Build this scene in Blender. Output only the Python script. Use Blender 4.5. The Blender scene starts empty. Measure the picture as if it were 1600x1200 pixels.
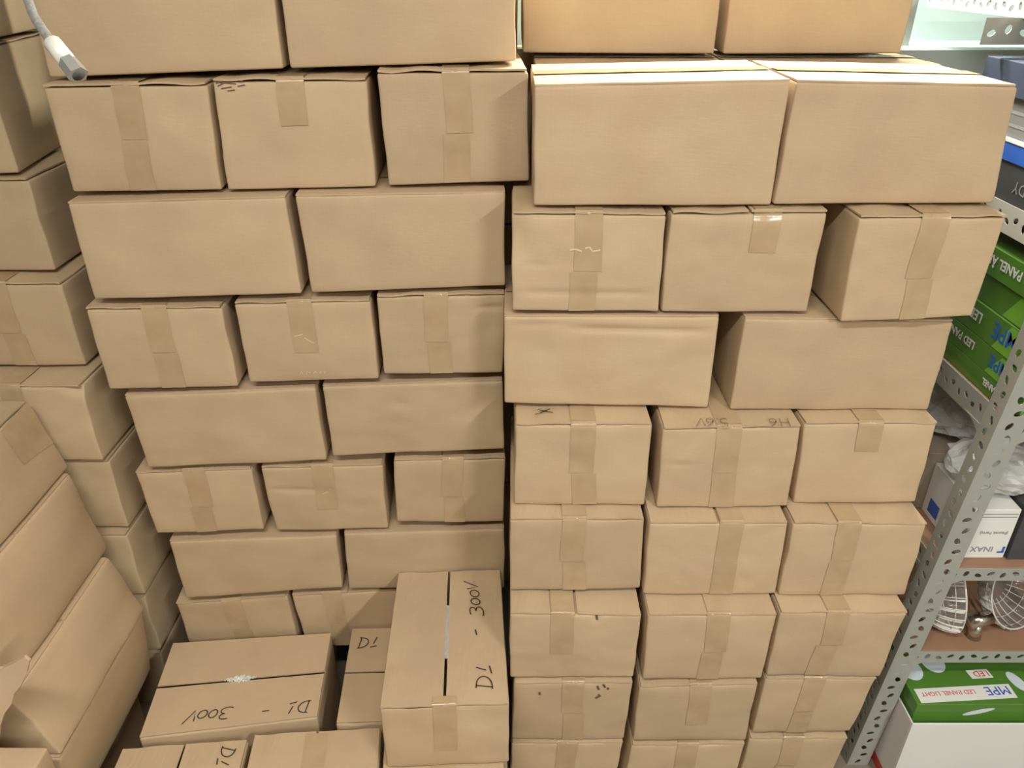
import bpy, bmesh, math, random
from mathutils import Vector, Matrix, noise

# ------------------------------------------------------------------ camera, light, exposure
SC = bpy.context.scene
COL = SC.collection
CAM_H = 1.775
cam_d = bpy.data.cameras.new('camera'); cam_d.sensor_width = 36.0; cam_d.lens = 27.0
cam_d.clip_start = 0.02
cam = bpy.data.objects.new('camera', cam_d); COL.objects.link(cam)
cam.location = (0, 0, CAM_H); cam.rotation_euler = (math.radians(61.0), 0, 0)
SC.camera = cam
SC.view_settings.view_transform = 'Standard'; SC.view_settings.look = 'None'
SC.view_settings.gamma = 1.0; SC.view_settings.use_curve_mapping = False
SC.view_settings.exposure = -0.13
SC.cycles.use_denoising = True

wd = bpy.data.worlds.new('world'); SC.world = wd; wd.use_nodes = True
wd.node_tree.nodes['Background'].inputs[0].default_value = (1.0, 0.93, 0.84, 1)
wd.node_tree.nodes['Background'].inputs[1].default_value = 0.02

def area(name, loc, rot, sx, sy, power, color):
    l = bpy.data.lights.new(name, 'AREA'); l.shape = 'RECTANGLE'; l.size = sx; l.size_y = sy
    l.energy = power; l.color = color
    o = bpy.data.objects.new(name, l); COL.objects.link(o); o.location = loc; o.rotation_euler = rot
    return o
# two ceiling tubes of the store room and one tube on the back wall behind the stacks
WARM = (1.0, 0.98, 0.92)
area('ceiling_tube', (-0.25, -0.15, 2.70), (0, 0, 0), 1.2, 0.12, 46, WARM)
area('ceiling_tube', (-0.25, -0.15, 2.72), (math.pi, 0, 0), 1.2, 0.12, 9, WARM)
area('ceiling_tube', (1.45, -1.25, 2.5), (0, 0, 0), 0.12, 1.2, 92, WARM)
area('wall_tube', (0.58, 1.93, 2.26), (math.radians(-48), 0, 0), 0.8, 0.06, 50, (1.0, 0.96, 0.86))

# ------------------------------------------------------------------ materials
def new_mat(name):
    m = bpy.data.materials.new(name); m.use_nodes = True
    return m, m.node_tree.nodes, m.node_tree.links, m.node_tree.nodes['Principled BSDF']

def plain(name, col, rough=0.6, metal=0.0, noise_amt=0.06, scale=30, bump=0.0, coat=0.0):
    m, N, K, b = new_mat(name)
    tc = N.new('ShaderNodeTexCoord'); nz = N.new('ShaderNodeTexNoise')
    nz.inputs['Scale'].default_value = scale; nz.inputs['Detail'].default_value = 4
    K.new(tc.outputs['Object'], nz.inputs['Vector'])
    hv = N.new('ShaderNodeHueSaturation'); hv.inputs['Color'].default_value = (*col, 1)
    mr = N.new('ShaderNodeMapRange'); mr.inputs[3].default_value = 1 - noise_amt; mr.inputs[4].default_value = 1 + noise_amt
    K.new(nz.outputs['Fac'], mr.inputs[0]); K.new(mr.outputs[0], hv.inputs['Value'])
    K.new(hv.outputs[0], b.inputs['Base Color'])
    b.inputs['Roughness'].default_value = rough; b.inputs['Metallic'].default_value = metal
    b.inputs['Coat Weight'].default_value = coat; b.inputs['Coat Roughness'].default_value = 0.1
    if bump:
        bp = N.new('ShaderNodeBump'); bp.inputs['Strength'].default_value = bump; bp.inputs['Distance'].default_value = 0.002
        K.new(nz.outputs['Fac'], bp.inputs['Height']); K.new(bp.outputs[0], b.inputs['Normal'])
    return m

def cardboard(name, col):
    m, N, K, b = new_mat(name)
    tc = N.new('ShaderNodeTexCoord'); oi = N.new('ShaderNodeObjectInfo')
    big = N.new('ShaderNodeTexNoise'); big.inputs['Scale'].default_value = 7; big.inputs['Detail'].default_value = 5
    fib = N.new('ShaderNodeTexNoise'); fib.inputs['Scale'].default_value = 60; fib.inputs['Detail'].default_value = 6
    mp = N.new('ShaderNodeMapping'); mp.inputs['Scale'].default_value = (1, 1, 5)
    K.new(tc.outputs['Object'], big.inputs['Vector']); K.new(tc.outputs['Object'], mp.inputs[0]); K.new(mp.outputs[0], fib.inputs['Vector'])
    wv = N.new('ShaderNodeTexWave'); wv.bands_direction = 'X'; wv.inputs['Scale'].default_value = 42
    wv.inputs['Distortion'].default_value = 0.6
    K.new(tc.outputs['Object'], wv.inputs['Vector'])
    def mrange(src, lo, hi):
        r = N.new('ShaderNodeMapRange'); r.inputs[3].default_value = lo; r.inputs[4].default_value = hi
        K.new(src, r.inputs[0]); return r.outputs[0]
    def mul(a, c):
        x = N.new('ShaderNodeMath'); x.operation = 'MULTIPLY'; K.new(a, x.inputs[0]); K.new(c, x.inputs[1]); return x.outputs[0]
    v = mul(mul(mrange(big.outputs['Fac'], .90, 1.10), mrange(fib.outputs['Fac'], .97, 1.03)),
            mul(mrange(oi.outputs['Random'], .94, 1.06), mrange(wv.outputs['Fac'], .994, 1.006)))
    hv = N.new('ShaderNodeHueSaturation'); hv.inputs['Color'].default_value = (*col, 1)
    K.new(v, hv.inputs['Value'])
    h2 = N.new('ShaderNodeMath'); h2.operation = 'MULTIPLY_ADD'; h2.inputs[1].default_value = 0.02; h2.inputs[2].default_value = 0.49
    K.new(big.outputs['Fac'], h2.inputs[0]); K.new(h2.outputs[0], hv.inputs['Hue'])
    K.new(hv.outputs[0], b.inputs['Base Color'])
    b.inputs['Roughness'].default_value = 0.72; b.inputs['Specular IOR Level'].default_value = 0.3
    bp = N.new('ShaderNodeBump'); bp.inputs['Strength'].default_value = 0.25; bp.inputs['Distance'].default_value = 0.0012
    ad = N.new('ShaderNodeMath'); ad.operation = 'ADD'; K.new(big.outputs['Fac'], ad.inputs[0]); K.new(fib.outputs['Fac'], ad.inputs[1])
    K.new(ad.outputs[0], bp.inputs['Height']); K.new(bp.outputs[0], b.inputs['Normal'])
    return m

def tape_mat():
    m, N, K, b = new_mat('packing_tape')
    tc = N.new('ShaderNodeTexCoord'); nz = N.new('ShaderNodeTexNoise'); nz.inputs['Scale'].default_value = 22; nz.inputs['Detail'].default_value = 3
    K.new(tc.outputs['Object'], nz.inputs['Vector'])
    cr = N.new('ShaderNodeValToRGB')
    cr.color_ramp.elements[0].position = .3; cr.color_ramp.elements[0].color = (.432, .312, .180, 1)
    cr.color_ramp.elements[1].position = .7; cr.color_ramp.elements[1].color = (.482, .360, .217, 1)
    K.new(nz.outputs['Fac'], cr.inputs[0]); K.new(cr.outputs[0], b.inputs['Base Color'])
    b.inputs['Roughness'].default_value = 0.2; b.inputs['Specular IOR Level'].default_value = 0.4
    bp = N.new('ShaderNodeBump'); bp.inputs['Strength'].default_value = 0.5; bp.inputs['Distance'].default_value = 0.002
    K.new(nz.outputs['Fac'], bp.inputs['Height']); K.new(bp.outputs[0], b.inputs['Normal'])
    return m

def clear_mat(name, tint, opac, rough):
    m, N, K, b = new_mat(name)
    b.inputs['Base Color'].default_value = (*tint, 1); b.inputs['Roughness'].default_value = rough
    b.inputs['Specular IOR Level'].default_value = 0.9
    tr = N.new('ShaderNodeBsdfTransparent'); tr.inputs[0].default_value = (.95, .96, .95, 1)
    fr = N.new('ShaderNodeFresnel'); fr.inputs[0].default_value = 1.5
    ad = N.new('ShaderNodeMath'); ad.operation = 'ADD'; ad.use_clamp = True; ad.inputs[1].default_value = opac
    K.new(fr.outputs[0], ad.inputs[0])
    mx = N.new('ShaderNodeMixShader'); K.new(ad.outputs[0], mx.inputs[0]); K.new(tr.outputs[0], mx.inputs[1]); K.new(b.outputs[0], mx.inputs[2])
    K.new(mx.outputs[0], N['Material Output'].inputs['Surface'])
    return m

CARD = cardboard('kraft_cardboard', (.50, .375, .235))
CARD_LIT = cardboard('lit_kraft_cardboard', (.60, .45, .30))  # kraft board made paler to stand for light on the torn flap
TAPE = tape_mat()
INK = plain('black_marker', (.05, .035, .025), .6)
CHALK = plain('white_scuff', (.66, .56, .42), .4)  # scuff and torn tape colour, also used for a painted tape glint
FADED = plain('faded_marker', (.24, .165, .10), .7)
STAIN = plain('dark_stain', (.12, .08, .05), .8)
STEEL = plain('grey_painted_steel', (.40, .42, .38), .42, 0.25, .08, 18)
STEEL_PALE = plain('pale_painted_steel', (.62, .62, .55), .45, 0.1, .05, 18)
PLY = plain('brown_plywood', (.30, .17, .10), .7, 0, .2, 14)
WALL = plain('white_wall_paint', (.56, .68, .67), .8, 0, .03, 4)
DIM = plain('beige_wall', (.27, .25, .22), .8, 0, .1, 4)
FLOOR = plain('grey_floor', (.20, .16, .12), .7, 0, .2, 6)
GREEN = plain('green_print', (.085, .22, .03), .38, 0, .08, 12, 0, .3)
LIME = plain('lime_print', (.19, .47, .045), .38, 0, .06, 12, 0, .3)
WHITE = plain('white_card', (.74, .75, .71), .5, 0, .04, 9)
PINKW = plain('white_card_inner', (.70, .66, .62), .6, 0, .05, 9)
BLUE = plain('blue_print', (.03, .12, .50), .4)
RED = plain('red_card', (.52, .06, .04), .5)
NAVY = plain('navy_card', (.045, .06, .10), .45, 0, .1, 10)
CHAR = plain('charcoal_card', (.06, .065, .068), .5, 0, .1, 10)
GREYC = plain('grey_card', (.20, .20, .19), .55, 0, .1, 10)
GREYT = plain('grey_print', (.28, .28, .28), .6)
BEIGE = plain('beige_card', (.36, .30, .23), .65, 0, .1, 10)
REDT = plain('red_print', (.62, .07, .05), .5)
PALEB = plain('pale_blue_print', (.62, .70, .74), .45)
CHROME = plain('chrome', (.75, .73, .66), .18, 1.0, .03, 10)
PLASTIC = plain('white_plastic', (.78, .80, .80), .3, 0, .02, 10)
BORE_SHADE = plain('bore_shade', (.08, .09, .08), .7)  # dark colour standing in for the shade inside the hose end
BRAID = plain('braided_steel', (.55, .55, .53), .35, 0.6, .55, 170, .6)
NUT = plain('plated_nut', (.66, .69, .69), .24, 0.75, .05, 40)
CREAM = plain('cream_collar', (.72, .71, .64), .35, 0.1, .03, 30)
GLASS = clear_mat('clear_ribbed_glass', (.86, .86, .80), .07, .08)
RIB = clear_mat('glass_rib', (.90, .90, .86), .55, .1)
BAG = clear_mat('clear_plastic_bag', (.86, .87, .86), .42, .22)

# ------------------------------------------------------------------ helpers
RNG = random.Random(7)

def link_mesh(name, verts, faces, mat, parent=None, smooth=False):
    me = bpy.data.meshes.new(name); me.from_pydata([tuple(v) for v in verts], [], faces); me.update()
    if smooth:
        for p in me.polygons: p.use_smooth = True
    me.materials.append(mat)
    o = bpy.data.objects.new(name, me); COL.objects.link(o)
    if parent: o.parent = parent
    return o

def thing(name, label, cat, loc, group=None):
    o = bpy.data.objects.new(name, None); COL.objects.link(o); o.location = loc
    o.empty_display_size = 0.05
    o['label'] = label; o['category'] = cat
    if group: o['group'] = group
    return o

def structure(o):
    o['kind'] = 'structure'; return o

def box_vf(x0, x1, y0, y1, z0, z1):
    v = [(x0,y0,z0),(x1,y0,z0),(x1,y1,z0),(x0,y1,z0),(x0,y0,z1),(x1,y0,z1),(x1,y1,z1),(x0,y1,z1)]
    f = [(0,3,2,1),(4,5,6,7),(0,1,5,4),(1,2,6,5),(2,3,7,6),(3,0,4,7)]
    return v, f

def bevel_box(name, b, mat, parent, org=(0,0,0), r=0.002, seg=2):
    bm = bmesh.new()
    v, f = box_vf(*b)
    vs = [bm.verts.new(Vector(p) - Vector(org)) for p in v]
    for q in f: bm.faces.new([vs[i] for i in q])
    bmesh.ops.bevel(bm, geom=list(bm.edges), offset=r, segments=seg, affect='EDGES', profile=0.5)
    me = bpy.data.meshes.new(name); bm.to_mesh(me); bm.free(); me.materials.append(mat)
    o = bpy.data.objects.new(name, me); COL.objects.link(o)
    if parent: o.parent = parent
    return o

def grid_faces(nu, nv):
    return [(j*nu+i, j*nu+i+1, (j+1)*nu+i+1, (j+1)*nu+i) for j in range(nv-1) for i in range(nu-1)]

# ---- a carton: eight corners (front TL TR BR BL, back TL TR BR BL)
class Carton:
    def __init__(self, C8, end, seed, bulge=0.003, dents=(), creases=(), rr=0.0045, sbulge=0.0):
        self.sb = sbulge
        self.c = [Vector(p) for p in C8]; self.end = end; self.seed = seed
        self.bulge = bulge; self.dents = dents; self.creases = creases; self.rr = rr
        FTL, FTR, FBR, FBL, BTL, BTR, BBR, BBL = self.c
        self.W = (FTR-FTL).length; self.D = (BTL-FTL).length; self.H = (FTL-FBL).length
        ax = (FTR-FTL).normalized(); up = Vector((0,0,1))
        self.n = ax.cross(up).normalized(); self.ax = ax          # n points to the camera side
        self.base = (FBL+FBR+BBL+BBR)/4; self.base.z = min(p.z for p in self.c)
    def tri(self, u, v, w):
        FTL, FTR, FBR, FBL, BTL, BTR, BBR, BBL = self.c
        def bl(a, b, c, d): return (a*(1-u)+b*u)*(1-w) + (c*(1-u)+d*u)*w
        return bl(FBL, FBR, FTL, FTR)*(1-v) + bl(BBL, BBR, BTL, BTR)*v
    def disp(self, u, v, w):
        s = self.seed*13.7
        uu = min(max(u,0),1); ww = min(max(w,0),1); vv = min(max(v,0),1)
        d = self.bulge*16*uu*(1-uu)*ww*(1-ww)
        d += 0.0034*noise.noise((u*2.4*self.W/.27+s, w*2.1+s, v*2))
        d += 0.0011*noise.noise((u*7+s, w*6-s, v*6))
        for (du, dw, ru, rw, dep) in self.dents:
            d -= dep*math.exp(-((u-du)/ru)**2-((w-dw)/rw)**2)
        for (cw, u0, u1, dep, sl) in self.creases:
            if u0 < u < u1: d -= dep*math.exp(-((w-cw-sl*(u-u0))/.03)**2)*min(1, 8*(u-u0), 8*(u1-u))
        fr = max(0.0, 1-4*vv)
        off = self.n*d*fr
        off += self.ax*(0.0022*noise.noise((v*3+s, w*2.5, u*2-s)))*(4*(1-ww)*ww+.4)
        if self.sb: off += self.ax*max(0, 4*u-3)*(self.sb*16*vv*(1-vv)*ww*(1-ww)+.35*self.sb*noise.noise((v*3.2+s, w*2.6, 1.5)))
        off.z += 0.0012*noise.noise((u*3-s, v*2.5+s, w))*(1 if w > .5 else 0) - (0.0012 if w > .5 else 0)
        return off
    def P(self, u, v, w):
        return self.tri(u, v, w) + self.disp(u, v, w)

def lines(L, r, n):
    e = r/L
    return [0, .4*e, e] + [e+(1-2*e)*i/n for i in range(1, n)] + [1-e, 1-.4*e, 1]

def build_carton(name, cid, C8, label, group, end=True, tape='both', bulge=0.003, dents=(), creases=(), flaps=True, tape_u=.5,
                 mat=None, extra=None, nfront=22, open_seam=False, rr=0.0045, gapw=0.0025, sbulge=0.0):
    seed = sum(ord(ch)*(i+1) for i, ch in enumerate(cid)) % 97
    rg = random.Random(seed)
    k = Carton(C8, end, seed, bulge, dents, creases, rr, sbulge)
    if dents or creases: nfront = max(nfront, 40)
    mat = mat or CARD
    t = thing(name, label, 'box', k.base, group)
    B = k.base
    FT = 0.0032                                   # board thickness
    drop = (0.0075 if end else 0.004) if flaps else 0.0
    wtop = 1 - drop/k.H
    # --- body: rounded hexahedron
    U = lines(k.W, rr, nfront); V = lines(k.D, rr, 8); Wl = lines(k.H, rr, 34 if (dents or creases) else 14)
    idx = {}; verts = []; faces = []
    def vid(i, j, l):
        key = (i, j, l)
        if key in idx: return idx[key]
        p = Vector((U[i]*k.W, V[j]*k.D, Wl[l]*k.H)); L = (k.W, k.D, k.H)
        q = Vector([min(max(p[a], rr), L[a]-rr) for a in range(3)])
        d = p-q
        if d.length > 1e-9: p = q + d.normalized()*rr
        u, v, w = p[0]/k.W, p[1]/k.D, p[2]/k.H*wtop
        verts.append(k.P(u, v, w)-B); idx[key] = len(verts)-1
        return idx[key]
    nu, nv, nw = len(U), len(V), len(Wl)
    for i in range(nu-1):
        for l in range(nw-1):
            faces.append((vid(i,0,l), vid(i+1,0,l), vid(i+1,0,l+1), vid(i,0,l+1)))
            faces.append((vid(i+1,nv-1,l), vid(i,nv-1,l), vid(i,nv-1,l+1), vid(i+1,nv-1,l+1)))
    for j in range(nv-1):
        for l in range(nw-1):
            faces.append((vid(0,j+1,l), vid(0,j,l), vid(0,j,l+1), vid(0,j+1,l+1)))
            faces.append((vid(nu-1,j,l), vid(nu-1,j+1,l), vid(nu-1,j+1,l+1), vid(nu-1,j,l+1)))
    for i in range(nu-1):
        for j in range(nv-1):
            if not (open_seam and 2 <= (i if end else j) < (nu if end else nv)-3):
                faces.append((vid(i,j,nw-1), vid(i+1,j,nw-1), vid(i+1,j+1,nw-1), vid(i,j+1,nw-1)))
            faces.append((vid(i,j+1,0), vid(i+1,j+1,0), vid(i+1,j,0), vid(i,j,0)))
    link_mesh('body', verts, faces, mat, t, True)
    # --- two long top flaps meeting along the seam
    def top(u, v):                                # top surface of the flaps
        p = k.tri(u, v, 1.0); p.z -= 0.0008; return p
    if flaps:
        g = gapw
        for s in (0, 1):
            if end:  a0, a1 = ((rr*.5/k.W, .5-g/k.W) if s == 0 else (.5+g/k.W, 1-rr*.5/k.W)); b0, b1 = (-.0006/k.D, 1-.002/k.D)
            else:    b0, b1 = ((rr*.8/k.D, .5-g/k.D) if s == 0 else (.5+g/k.D, 1-rr*.5/k.D)); a0, a1 = (.001/k.W, 1-.001/k.W)
            na, nb = 12, 8
            tv, lo = [], []
            for j in range(nb):
                for i in range(na):
                    u = a0+(a1-a0)*i/(na-1); v = b0+(b1-b0)*j/(nb-1)
                    p = top(u, v)
                    lift = 0.0022*(noise.noise((u*5+seed, v*4, s*7.))+.35) if end else 0.0008*noise.noise((u*5+seed, v*4, s*7.))
                    hinge = (i/(na-1) if s == 0 else 1-i/(na-1)) if end else (j/(nb-1) if s == 0 else 1-j/(nb-1))
                    p.z -= max(0, .0035-lift*2)*(1-.3*hinge) if end else max(0, .001-lift)
                    if end and j == 0: p += k.n*(0.0012+0.001*noise.noise((u*9, seed, s)))
                    tv.append(p-B); lo.append(p-B-Vector((0,0,FT)))
            n = na*nb; f = grid_faces(na, nb)
            faces = list(f) + [tuple(x+n for x in reversed(q)) for q in f]
            rim = [i for i in range(na)] + [j*na+na-1 for j in range(1, nb)] + [(nb-1)*na+i for i in range(na-2, -1, -1)] + [j*na for j in range(nb-2, 0, -1)]
            for a, b in zip(rim, rim[1:]+rim[:1]): faces.append((b, a, a+n, b+n))
            link_mesh('flap', tv+lo, faces, mat, t, False)
    # --- packing tape
    if tape:
        tw = .048/k.W
        if end:
            u0, u1 = tape_u-tw/2, tape_u+tw/2
            split = {'both': .46, 'top': .35, 'low': .55, 'short': .62, 'tail': .25}[tape] + rg.uniform(-.06, .06)
            def strip(path, skew=0.0):
                tv = []
                for (v, w, on_top) in path:
                    for a in range(6):
                        u = u0+(u1-u0)*a/5 + skew*(1-w)
                        if on_top: p = top(u, v) + Vector((0,0,.0006))
                        else: p = k.P(u, 0, w) + k.n*(.0013+(.0013 if w > .88 else .0005)*noise.noise((u*40+seed, w*26, 3.)))
                        tv.append(p-B)
                return tv
            path = [((.98-.96*i/5) if tape != 'tail' else .05-.009*i, 1, True) for i in range(6)] + [(.004, 1, True)]
            e = rr/k.H
            ws = [wtop-.2*e-(wtop-split)*i/12 for i in range(13)]
            tv = strip(path, 0)
            c0 = strip([(0, w, False) for w in ws], rg.uniform(-.03, .03))
            # roll over the front top edge
            tv += [(Vector(x)+k.n*(.0016+.0012*noise.noise((Vector(x)*160)))+Vector((0,0,.0004+.0012*abs(noise.noise(Vector(x)*190))))) for x in tv[-6:]]
            tv += c0
            link_mesh('tape_strip', tv, [q[::-1] for q in grid_faces(6, len(tv)//6)], TAPE, t, True)
            if tape in ('both', 'low'):
                ws = [split-.02 - (split-.03)*i/10 for i in range(11)]
                tv = strip([(0, w, False) for w in ws], rg.uniform(-.04, .04))
                link_mesh('tape_strip', tv, [q[::-1] for q in grid_faces(6, len(tv)//6)], TAPE, t, True)
        else:
            tv = []
            for j in range(4):
                for i in range(14):
                    v = .5+(-.024+.048*j/3)/k.D; u = .004+.992*i/13
                    p = top(u, v)+Vector((0,0,.0009+.0012*abs(noise.noise((u*22+seed, v*30, 1.)))))
                    tv.append(p-B)
            link_mesh('tape_strip', tv, grid_faces(14, 4), TAPE, t, True)
    k.thing = t; k.top = top
    return k

def ribbon(name, polys, width, org, xd, yd, nd, mat, parent, base):
    """pen strokes: polylines in 2-D letter space laid on a face"""
    org = Vector(org); xd = Vector(xd); yd = Vector(yd); nd = Vector(nd)
    V, F = [], []
    for pl in polys:
        pts = [Vector((a, b)) for a, b in pl]
        n0 = len(V)
        for i, p in enumerate(pts):
            d = (pts[min(i+1, len(pts)-1)]-pts[max(i-1, 0)])
            sx, sy = xd.length, yd.length
            dd = Vector((d[0]*sx, d[1]*sy)); dd = dd.normalized() if dd.length > 0 else Vector((1, 0))
            q = Vector((-dd[1], dd[0]))*width/2
            c = org+xd*p[0]+yd*p[1]+nd
            V += [c+xd.normalized()*q[0]+yd.normalized()*q[1]-base, c-xd.normalized()*q[0]-yd.normalized()*q[1]-base]
        for i in range(len(pts)-1):
            a = n0+2*i; F.append((a, a+1, a+3, a+2))
    return link_mesh(name, V, F, mat, parent)

def arc(cx, cy, rx, ry, a0, a1, n=12):
    return [(cx+rx*math.cos(math.radians(a0+(a1-a0)*i/n)), cy+ry*math.sin(math.radians(a0+(a1-a0)*i/n))) for i in range(n+1)]
GLY = {
 'D': [[(.05,0),(.05,1)], [(-.08,1),(.05,1)]+arc(.05,.5,.55,.5,90,-90,14)+[(-.05,0)]],
 '1': [[(.14,.36),(.26,1)], [(-.04,0),(.42,.14)]],
 '-': [[(0,.45),(.45,.5)]],
 '3': [[(0,.95)]+arc(.2,.74,.3,.24,100,-80,8)+arc(.2,.25,.36,.27,80,-140,9)],
 '0': [arc(.25,.4,.24,.34,60,420,14)],
 'V': [[(0,.9),(.22,0),(.62,1.05)]],
 '5': [[(.5,1),(.1,1),(.08,.55)]+arc(.22,.3,.28,.28,110,-130,9)],
 '6': [[(.45,1),(.15,.6)]+arc(.25,.27,.22,.25,160,520,12)],
 'H': [[(0,0),(0,1)], [(.5,0),(.5,1)], [(0,.5),(.5,.52)]],
 '.': [[(.0,0),(.06,.05)]], ' ': [],
}
ADV = {'D': .85, '1': .6, '-': .75, '3': .72, '0': .58, 'V': .7, '5': .65, '6': .6, 'H': .75, '.': .25, ' ': .55}
def handwrite(k, s, org, xd, yd, size, width=.0025, mat=None):
    """marker writing on the flat top of carton k; org, xd, yd are world (x, y)"""
    polys = []; x = 0
    for i, ch in enumerate(s):
        for pl in GLY[ch]:
            polys.append([(x+a+.12*b+.02*math.sin(i*3+a*5), b+.03*math.sin(i*2.1)) for a, b in pl])
        x += ADV[ch]
    z = max(p.z for p in k.c[:2]+k.c[4:6]) + .0006
    return ribbon('handwriting', polys, width, (org[0], org[1], z), (xd[0]*size, xd[1]*size, 0), (yd[0]*size, yd[1]*size, 0),
                  (0, 0, 0), mat or INK, k.thing, k.base)

def print_text(s, org, xd, yd, size, mat, parent, base, name='printed_text', squash=1.0, bold=0.0):
    c = bpy.data.curves.new(name, 'FONT'); c.body = s; c.size = size; c.resolution_u = 2; c.extrude = 0.0002; c.offset = bold
    c.materials.append(mat)
    tmp = bpy.data.objects.new(name, c); COL.objects.link(tmp); bpy.context.view_layer.update()
    me = bpy.data.meshes.new_from_object(tmp.evaluated_get(bpy.context.evaluated_depsgraph_get()))
    bpy.data.objects.remove(tmp); bpy.data.curves.remove(c)
    o = bpy.data.objects.new(name, me); COL.objects.link(o); o.parent = parent
    x = Vector(xd).normalized(); y = Vector(yd).normalized(); z = x.cross(y)
    M = Matrix((x*squash, y, z)).transposed().to_4x4(); M.translation = Vector(org)-Vector(base)+z*.0009
    o.matrix_local = M
    return o

def patch(name, pts, mat, parent, base, n):
    """flat print: polygon on a face, lifted by n"""
    V = [Vector(p)+Vector(n)-Vector(base) for p in pts]
    return link_mesh(name, V, [tuple(range(len(V)))], mat, parent)

def tube_mesh(name, pts, rad, mat, parent, base, seg=14, caps=True):
    pts = [Vector(p) for p in pts]; V, F = [], []
    rads = rad if isinstance(rad, (list, tuple)) else [rad]*len(pts)
    up = Vector((0, 0, 1))
    for i, p in enumerate(pts):
        d = (pts[min(i+1, len(pts)-1)]-pts[max(i-1, 0)]).normalized()
        a = d.cross(Vector((.3, 1, .1))).normalized(); b = d.cross(a)
        for s in range(seg):
            th = 2*math.pi*s/seg
            V.append(p+(a*math.cos(th)+b*math.sin(th))*rads[i]-Vector(base))
    for i in range(len(pts)-1):
        for s in range(seg):
            F.append((i*seg+s, i*seg+(s+1) % seg, (i+1)*seg+(s+1) % seg, (i+1)*seg+s))
    if caps: F.append(tuple(range(seg-1, -1, -1))); F.append(tuple((len(pts)-1)*seg+s for s in range(seg)))
    return link_mesh(name, V, F, mat, parent, True)

def slotted(name, org, ud, vd, length, width, mat, parent, base, pitch=.026, thick=.002, big=1.0):
    """perforated steel strip: slots cut as real holes, two alternating shapes"""
    ud = Vector(ud).normalized(); vd = Vector(vd).normalized(); nd = ud.cross(vd)
    n = max(1, int(round(length/pitch))); pitch = length/n
    V, F = [], []
    for m in range(n):
        x0 = m*pitch; cx = x0+pitch/2; cy = width*(.5+(.07 if m % 2 else -.07))
        kind = m % 3
        rx, ry, rot = ((.0085, .0052, .5), (.0058, .0085, -.35), (.0085, .0055, -.5))[kind]
        rx *= big; ry *= big; ring = []
        for s in range(8):
            th = math.pi/4*s+math.pi/8
            a, b = rx*math.cos(th), ry*math.sin(th)
            ring.append((cx+a*math.cos(rot)-b*math.sin(rot), cy+a*math.sin(rot)+b*math.cos(rot)))
        out = [(x0+pitch, width*.72), (cx+pitch*.22, width), (cx-pitch*.22, width), (x0, width*.72),
               (x0, width*.28), (cx-pitch*.22, 0), (cx+pitch*.22, 0), (x0+pitch, width*.28)]
        b0 = len(V)
        for side in (0, 1):
            for (a, b) in ring: V.append(Vector(org)+ud*a+vd*b+nd*thick*side-Vector(base))
            for (a, b) in out: V.append(Vector(org)+ud*a+vd*b+nd*thick*side-Vector(base))
            for c in ((x0+pitch, width), (x0, width), (x0, 0), (x0+pitch, 0)):
                V.append(Vector(org)+ud*c[0]+vd*c[1]+nd*thick*side-Vector(base))
        S = 20
        for s in range(8):
            t2 = (s+1) % 8
            F.append((b0+s, b0+8+s, b0+8+t2, b0+t2))
            F.append((b0+S+t2, b0+S+8+t2, b0+S+8+s, b0+S+s))
            F.append((b0+s, b0+t2, b0+S+t2, b0+S+s))
        for c, (i, j) in enumerate(((0, 1), (2, 3), (4, 5), (6, 7))):
            F.append((b0+8+i, b0+16+c, b0+8+j)); F.append((b0+S+8+j, b0+S+16+c, b0+S+8+i))
        # long edges
        F.append((b0+17, b0+16, b0+S+16, b0+S+17)); F.append((b0+19, b0+18, b0+S+18, b0+S+19))
    return link_mesh(name, V, F, mat, parent)

# ------------------------------------------------------------------ room
def wall(name, b, mat):
    v, f = box_vf(*b); return structure(link_mesh(name, v, f, mat))
wall('floor', (-2.6, 2.6, -3.0, 2.2, -.1, 0), FLOOR)
wall('wall_back', (-2.6, 2.6, 2.08, 2.2, 0, 2.95), WALL)
wall('wall_left', (-2.6, -2.5, -3.0, 2.08, 0, 2.95), DIM)
wall('wall_right', (2.5, 2.6, -3.0, 2.08, 0, 2.95), DIM)
wall('wall_front', (-2.6, 2.6, -3.1, -3.0, 0, 2.95), DIM)
wall('ceiling', (-2.6, 2.6, -3.1, 2.2, 2.95, 3.05), PINKW)
wall('trim_1', (.86, 2.5, 1.86, 2.08, 1.50, 1.596), WALL)

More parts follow.
